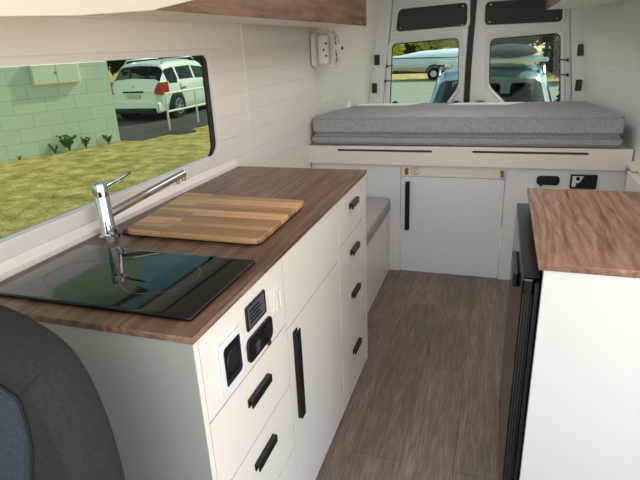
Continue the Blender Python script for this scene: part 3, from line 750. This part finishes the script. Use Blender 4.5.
def wheels(t, ys, w, r, tyre=.11):
    for y in ys:
        for s in (-1, 1):
            obj('wheel_arch', cyl(B(), (s*(w-.25), y, r+.03), (s*(w+.012), y, r+.03), r+.075, n=28), M['car_dark'], t)
            wh = obj('wheel', lathe(B(), [(r*.62, -.09), (r*.95, -.09), (r, -.06), (r, .06), (r*.95, .09), (r*.66, .09), (r*.62, .05)], Matrix.Translation((s*(w-.06), y, r)) @ Matrix.Rotation(PI/2*s, 4, 'Y'), 28), M['tyre'], t, SM)
            b = cyl(B(), (s*(w-.02), y, r), (s*(w+.035), y, r), .06, n=12)
            for k in range(7):
                a = 2*PI*k/7; b_ = B(); box(b_, -.022, .022, .03, r*.64, .0, .02, .003)
                bmesh.ops.transform(b_, verts=b_.verts, matrix=Matrix.Translation((s*(w+.02), y, r)) @ Matrix.Rotation(PI/2*s, 4, 'Y') @ Matrix.Rotation(a, 4, 'Z')); b = join(b, b_)
            tube(b, [(s*(w+.035), y+r*.64*math.cos(2*PI*k/24), r+r*.64*math.sin(2*PI*k/24)) for k in range(25)], .014, 6)
            obj('alloy_rim', b, M['alloy'], wh)
# white estate seen from behind, local y = 0 at the tail
ST1 = [(0, .70, .36, .74, .68, .80), (.05, .78, .30, .86, .72, .92), (.12, .83, .26, .94, .73, 1.02), (.55, .87, .24, .96, .66, 1.50), (.9, .88, .22, .95, .66, 1.55), (1.9, .885, .2, .93, .66, 1.58), (2.7, .885, .2, .91, .63, 1.50), (3.4, .87, .2, .90, .70, .98), (4.1, .82, .22, .80, .66, .84), (4.35, .7, .3, .66, .55, .68)]
reg1 = [('rear_window', lambda y, s, c: .17 < y < .50 and abs(s) < .30 and c.z > 1.0, False),
        ('side_window', lambda y, s, c: .50 < y < 3.0 and .30 < abs(s) < .53 and 1.0 < c.z < 1.43 and not (1.02 < y < 1.10) and not (1.95 < y < 2.05), True)]
def extra1(t, S):
    wheels(t, (.80, 3.45), .875, .32)
    for s in (-1, 1):
        tl = prism([(s*.86, .70), (s*.62, .72), (s*.70, .88), (s*.80, 1.02), (s*.86, 1.02)], -.0, .45, 'y', .01)
        obj('tail_lamp', tl, M['car_red'], t)
        obj('roof_rail', tube(B(), [(s*.60, .65, 1.50), (s*.60, .75, 1.60), (s*.60, 2.3, 1.64), (s*.60, 2.45, 1.56)], .018, 8), M['alloy'], t, SM)
        obj('side_mirror', bx(s*.99-.09, s*.99+.09, 2.65, 2.80, .95, 1.09, .03, 2), M['car_white'], t)
    obj('rear_bumper', prism(rrect(-.80, .80, .22, .52, .08), -.10, .25, 'y', .03), M['car_white'], t, SM)
    obj('bumper_trim', bx(-.72, .72, -.13, -.05, .22, .36, .02), M['car_dark'], t)
    obj('number_plate', bx(-.20, .20, -.045, .02, .62, .73, .005), M['plate'], t)
    obj('handle_strip', bx(-.32, .32, -.035, .04, .77, .81, .006), M['car_dark'], t)
    obj('badge', bx(-.03, .03, .02, .09, .90, .96, .01), M['alloy'], t)
    obj('door_handle', bx(.875, .905, 1.15, 1.33, .80, .83, .008), M['car_dark'], t)
    obj('door_seam', bx(.872, .888, 1.06, 1.068, .32, .95, 0), M['car_dark'], t)
    obj('cabin_floor', bx(-.78, .78, .3, 3.2, .30, .92, .02), M['car_cab'], t)
    for y in (1.1, 2.1):
        for s in (-.38, .38): obj('seat', join(bx(s-.22, s+.22, y, y+.14, .6, 1.12, .05, 2), bx(s-.12, s+.12, y+.02, y+.11, 1.15, 1.32, .04, 2)), M['car_cab'], t, SM)
car('estate_car', 'white estate car parked tail-on beyond the block wall', ST1, M['car_white'], reg1, 90, extra1, (-10.95, 14.3, G+.012), math.radians(2)).scale = (1.14,)*3

# pale blue people mover nose-on behind the rear doors; local y = 0 at its tail, nose at +y
ST2 = [(0, .78, .34, .98, .70, 1.06), (.10, .82, .30, 1.0, .70, 1.42), (.35, .85, .25, 1.0, .68, 1.56), (1.4, .87, .22, 1.0, .68, 1.61), (2.3, .87, .22, .99, .67, 1.60), (2.72, .87, .22, .98, .63, 1.52), (3.45, .86, .22, .96, .74, 1.04), (3.6, .85, .22, .94, .72, .98), (4.05, .82, .24, .84, .66, .88), (4.30, .72, .30, .66, .58, .70)]
reg2 = [('windscreen', lambda y, s, c: 2.76 < y < 3.50 and abs(s) < .235 + .02*(y-2.68), False),
        ('side_window', lambda y, s, c: .45 < y < 3.2 and .30 < abs(s) < .53 and 1.04 < c.z < 1.44 - max(0, (y-2.4))*.4 and not (1.25 < y < 1.36) and not (2.30 < y < 2.40), True),
        ('rear_window', lambda y, s, c: .02 < y < .14 and abs(s) < .24 and c.z > 1.08, False)]
def extra2(t, S):
    wheels(t, (.75, 3.50), .86, .31)
    for s in (-1, 1):
        obj('side_mirror', join(bx(s*1.02-.10, s*1.02+.10, 3.02, 3.14, .98, 1.16, .035, 2), bx(s*.90-.07, s*.90+.07, 3.05, 3.10, 1.0, 1.04, .01)), M['car_dark'], t, SM)
        obj('head_lamp', bx(s*.66-.14, s*.66+.14, 4.02, 4.22, .62, .80, .04, 2), M['alloy'], t, SM)
        obj('roof_rail', tube(B(), [(s*.64, .45, 1.54), (s*.64, .55, 1.64), (s*.64, 2.35, 1.64), (s*.64, 2.5, 1.54)], .018, 8), M['alloy'], t, SM)
    obj('dashboard', bx(-.74, .74, 2.95, 3.45, .80, 1.04, .05, 2), M['car_cab'], t, SM)
    obj('cabin_floor', bx(-.78, .78, .3, 3.2, .30, .50, .02), M['car_cab'], t)
    for y, xs in ((2.1, (-.40, .40)), (1.15, (-.42, 0, .42))):
        for x in xs: obj('seat', join(bx(x-.24, x+.24, y, y+.16,   .5, 1.12, .06, 2), bx(x-.14, x+.14, y+.02, y+.12, 1.15, 1.35, .05, 2)), M['car_cab'], t, SM)
    b = B(); tube(b, [(.40+.17*math.cos(2*PI*k/24), 2.85-.05*math.sin(2*PI*k/24), 1.08+.17*math.sin(2*PI*k/24)) for k in range(25)], .016, 6)
    obj('steering_wheel', b, M['car_dark'], t, SM)
    obj('wiper', tube(B(), [(.62, 3.42, 1.14), (.1, 3.36, 1.20)], .010, 6), M['car_dark'], t); obj('wiper', tube(B(), [(-.05, 3.44, 1.13), (-.6, 3.38, 1.18)], .010, 6), M['car_dark'], t)
    obj('grille', bx(-.35, .35, 4.24, 4.33, .50, .62, .02), M['car_dark'], t)
    obj('front_bumper', prism(rrect(-.80, .80, .25, .50, .08), 4.05, 4.36, 'y', .03), M['car_blue'], t, SM)
CY = 9.85
car('people_mover', 'pale blue people mover parked nose-on close behind the rear doors', ST2, M['car_blue'], reg2, 100, extra2, (-.13, CY, G+.022), PI)
# roof load
rb = thing('roof_rack', 'pale cross bars on the pale blue car', 'roof rack', (-.13, CY-1.6, G+.022+1.64))
for yy in (CY-2.25, CY-1.2):
    obj('cross_bar', prism(rrect(-.70-.13, .70-.13, G+1.70, G+1.75, .015), yy-.05, yy+.05, 'y', .004), M['pod_top'], rb)
    for s in (-1, 1): obj('foot', bx(-.13+s*.64-.04, -.13+s*.64+.04, yy-.05, yy+.05, G+1.665, G+1.70, .005), M['car_dark'], rb)
kb = B()
ks = [(-1.55, .10, .03), (-1.4, .24, .08), (-.8, .36, .11), (0, .38, .12), (.8, .36, .11), (1.25, .30, .09), (1.5, .12, .03)]
R_ = []
for y, w, h in ks: R_.append([kb.verts.new((.08+w*math.cos(2*PI*k/16), CY-1.35+y, G+1.76+.055+h*.9*math.sin(2*PI*k/16)*(.6 if math.sin(2*PI*k/16) < 0 else 1))) for k in range(16)])
for i in range(len(R_)-1):
    for k in range(16): kb.faces.new((R_[i][k], R_[i][(k+1) % 16], R_[i+1][(k+1) % 16], R_[i+1][k]))
kb.faces.new(R_[0][::-1]); kb.faces.new(R_[-1]); bmesh.ops.recalc_face_normals(kb, faces=kb.faces)
tag(obj('roof_pod', kb, M['pod'], None, 9, loc=(.08, CY-1.35, G+1.76)), 'dark teal rounded load strapped on the pale blue car roof', 'roof box')

# boat on a trailer
bt = thing('motor_boat', 'white motor boat under a pale cover, on a trailer across the road', 'boat', (-4.0, 31, G+.5))
def boat(bm_parts):
    st_ = [(-3.3, .05, .75, 1.28), (-2.9, .35, .60, 1.26), (-2.0, .75, .48, 1.22), (-.8, .98, .42, 1.20), (1.0, 1.05, .40, 1.18), (2.8, 1.0, .42, 1.16)]
    hull = B(); R = []
    for x, w, zk, zs in st_:
        R.append([hull.verts.new((x, p[0]*w, lerp(zk, zs, p[1]))) for p in ((-1, 1), (-.98, .62), (-.85, .3), (0, 0), (.85, .3), (.98, .62), (1, 1))])
    for i in range(len(R)-1):
        for k in range(6): hull.faces.new((R[i][k], R[i][k+1], R[i+1][k+1], R[i+1][k]))
    hull.faces.new(R[-1]); bmesh.ops.recalc_face_normals(hull, faces=hull.faces)
    cov = B(); R = []
    for x, w, zk, zs in st_:
        hh = .02+.42*sst((x+3.0)/3.2)
        R.append([cov.verts.new((x, p[0]*w*1.03, zs-.03+p[1]*hh)) for p in ((-1, 0), (-.9, .35), (-.5, .85), (0, 1), (.5, .85), (.9, .35), (1, 0))])
    for i in range(len(R)-1):
        for k in range(6): cov.faces.new((R[i][k], R[i][k+1], R[i+1][k+1], R[i+1][k]))
    cov.faces.new(R[-1]); bmesh.ops.recalc_face_normals(cov, faces=cov.faces)
    strake = tube(B(), [(x, -w*1.02, zs-.02) for x, w, zk, zs in st_], .03, 6)
    return hull, cov, strake
bo = Vector((-3.55, 31.2, G)); bang = math.radians(-4)
MB_ = Matrix.Translation(bo) @ Matrix.Rotation(bang, 4, 'Z')
h_, c_, s_ = boat(None)
for nm, b_, m_ in (('hull', h_, M['boat']), ('cover', c_, M['boat']), ('rubbing_strip', s_, M['greypl'])):
    bmesh.ops.transform(b_, verts=b_.verts, matrix=MB_); obj(nm, b_, m_, bt, SM)
tr = thing('boat_trailer', 'dark boat trailer with one visible wheel beneath the white boat', 'trailer', tuple(bo))
b_ = B(); 
for yy in (-.75, .75): box(b_, -2.6, 2.6, yy-.04, yy+.04, .36, .46)
for xx in (-2.0, 0, 2.2): box(b_, xx-.04, xx+.04, -.75, .75, .34, .42)
box(b_, -4.0, -2.6, -.04, .04, .38, .46)
bmesh.ops.transform(b_, verts=b_.verts, matrix=MB_); obj('frame', b_, M['car_dark'], tr)
for s in (-1, 1):
    b_ = lathe(B(), [(.18, -.10), (.33, -.10), (.34, .10), (.20, .10), (.18, .06)], Matrix.Translation((.15, s*.98, .34)) @ Matrix.Rotation(PI/2*-s, 4, 'X'), 24)
    bmesh.ops.transform(b_, verts=b_.verts, matrix=MB_); wh = obj('wheel', b_, M['tyre'], tr, SM)
    b_ = cyl(B(), (.15, s*1.02, .34), (.15, s*1.09, .34), .17, n=20); bmesh.ops.transform(b_, verts=b_.verts, matrix=MB_); obj('wheel_hub', b_, M['alloy'], wh)
    b_ = B(); tube(b_, [(.15+.42*math.cos(a), s*1.0, .36+.42*math.sin(a)) for a in [PI*k/10 for k in range(11)]], .05, 6); bmesh.ops.transform(b_, verts=b_.verts, matrix=MB_); obj('mudguard', b_, M['car_dark'], tr, SM)

# trees and bushes
def bush(name, label, cat, x, y, w, h, m, n, size, trunk=.0, seed=1, z0=G, group=None):
    rng = random.Random(seed); t = thing(name, label, cat, (x, y, z0), group)
    bm = B(); k = 7
    for i in range(k):
        cx_, cy_ = x+rng.uniform(-.5, .5)*w, y+rng.uniform(-.3, .3)*w; cz_ = z0+trunk+rng.uniform(.3, .75)*(h-trunk)
        leaves(bm, (cx_, cy_, cz_), (w*.36, w*.3, (h-trunk)*.30), n//k, size, rng)
    leaves(bm, (x, y, z0+trunk+(h-trunk)*.42), (w*.52, w*.35, (h-trunk)*.45), n//2, size, rng)
    obj('foliage', bm, m, t)
    b_ = B(); tube(b_, [(x, y, z0), (x+.05, y, z0+trunk+.3*(h-trunk)), (x, y, z0+h*.8)], [.05+.02*h, .03+.012*h, .02], 8)
    for i in range(4):
        a = i*1.6; tube(b_, [(x, y, z0+h*.35), (x+math.cos(a)*w*.3, y+math.sin(a)*w*.25, z0+h*.7)], [.03+.008*h, .015], 6)
    obj('trunk', b_, M['bark'], t)
bush('shrub', 'yellow-green shrub behind the boat bow', 'shrub', -8.2, 36, 3.2, 2.6, M['leaf_yellow'], 2600, .16, 0, 1)
bush('tree', 'mid green tree rising behind the white boat', 'tree', -11.5, 44, 4.6, 5.2, M['leaf_green'], 3600, .22, 1.2, 2)
bush('tree', 'tree with pale blossom tones right above the boat stern', 'tree', -3.4, 44, 4.6, 5.2, M['leaf_yellow'], 2600, .22, 1.2, 3)
bush('tree', 'dark tree behind the roof of the pale blue car', 'tree', 4.2, 46, 4.4, 5.6, M['leaf_dark'], 3200, .22, 1.2, 4)
bush('shrub', 'dark green shrub on the dry bank at the right of the rear window', 'shrub', 3.1, 27.0, 2.0, 2.5, M['leaf_dark'], 2600, .13, 0, 5)
bush('shrub', 'mid green bushy shrub further up the dry bank', 'shrub', 5.5, 34, 4.4, 4.4, M['leaf_green'], 2600, .18, 0, 6)
bush('shrub', 'low dark shrub beside the car mirror', 'shrub', 1.95, 15.6, .9, .95, M['leaf_dark'], 1300, .07, 0, 7)
bush('tree', 'broad dark tree beyond the boat, left of the rear window', 'tree', -7.4, 50, 5.5, 6, M['leaf_dark'], 4200, .26, .6, 31)
bush('tree', 'broad dark tree far behind the roof load of the pale blue car', 'tree', .6, 52, 5.0, 6, M['leaf_dark'], 4200, .26, .6, 32)
for i, (x, y, w, h, lb) in enumerate(((-26, 36, 7, 5, 'tall dark tree far behind the block building'), (-18.5, 27.5, 6, 4.6, 'dark tree seen above the tail of the white estate car'), (-12.6, 33, 5, 4.4, 'dark tree above the roof of the white estate car'), (-34, 24, 7, 5, 'dark tree far left beyond the driveway'))):
    bush('tree', lb, 'tree', x, y, w, h, M['leaf_dark'], 2600, .26, .8, 20+i)

# ------------------------------------------------------------------ light
w = bpy.data.worlds.new('sky'); bpy.context.scene.world = w; w.use_nodes = True
nt = w.node_tree; bg = nt.nodes['Background']; sk_ = nt.nodes.new('ShaderNodeTexSky'); sk_.sky_type = 'NISHITA'
sk_.sun_disc = False; sk_.sun_elevation = math.radians(55); sk_.sun_rotation = math.radians(40); sk_.air_density = 1.0
nt.links.new(sk_.outputs[0], bg.inputs[0]); bg.inputs[1].default_value = .32
def lamp(name, ty, loc, energy, col=(1, 1, 1), rot=(0, 0, 0), size=None, size_y=None):
    l = bpy.data.lights.new(name, ty); l.energy = energy; l.color = col
    if size: l.size = size
    if size_y: l.shape = 'RECTANGLE'; l.size_y = size_y
    o = bpy.data.objects.new(name, l); C.objects.link(o); o.location = loc; o.rotation_euler = rot; return o
sun = lamp('sun', 'SUN', (0, 0, 10), 6.2, (1, .95, .86))
sun.rotation_euler = Vector((-.42, -.68, -.60)).to_track_quat('-Z', 'Y').to_euler(); sun.data.angle = .01
# daylight entering by the open sliding door and the cab
def aim(o, d): o.rotation_euler = Vector(d).to_track_quat('-Z', 'Y').to_euler()
a = lamp('sliding_door_daylight', 'AREA', (.85, .25, 1.05), 16, (1, .95, .91), size=1.2, size_y=1.4); aim(a, (-1, .25, -.05))
a = lamp('cab_daylight', 'AREA', (-.2, -.9, 1.35), 9, (1, .96, .93), size=1.5, size_y=.8); aim(a, (0, 1, -.15))
a = lamp('ceiling_fill', 'AREA', (-.25, 2.4, 1.80), 9, (1, .95, .93), size=.5, size_y=2.2); aim(a, (0, 0, -1))  # added fill light below the ceiling, not a real fitting

# ------------------------------------------------------------------ camera
cam = bpy.data.cameras.new('camera'); co = bpy.data.objects.new('camera', cam); C.objects.link(co)
cam.sensor_width = 36; cam.lens = 520.87*36/640; cam.clip_start = .02; cam.clip_end = 300
yaw, pitch, roll = -.3339, -.3554, -.0468
fw = Vector((math.sin(yaw)*math.cos(pitch), math.cos(yaw)*math.cos(pitch), math.sin(pitch)))
rt = fw.cross(Vector((0, 0, 1))).normalized(); up = rt.cross(fw)
r2 = rt*math.cos(roll)+up*math.sin(roll); u2 = -rt*math.sin(roll)+up*math.cos(roll)
co.matrix_world = Matrix(((r2.x, u2.x, -fw.x, 0), (r2.y, u2.y, -fw.y, 0), (r2.z, u2.z, -fw.z, 1.3847), (0, 0, 0, 1)))
bpy.context.scene.camera = co
vs = bpy.context.scene.view_settings
vs.view_transform = 'Standard'; vs.look = 'None'; vs.exposure = .16; vs.gamma = 1
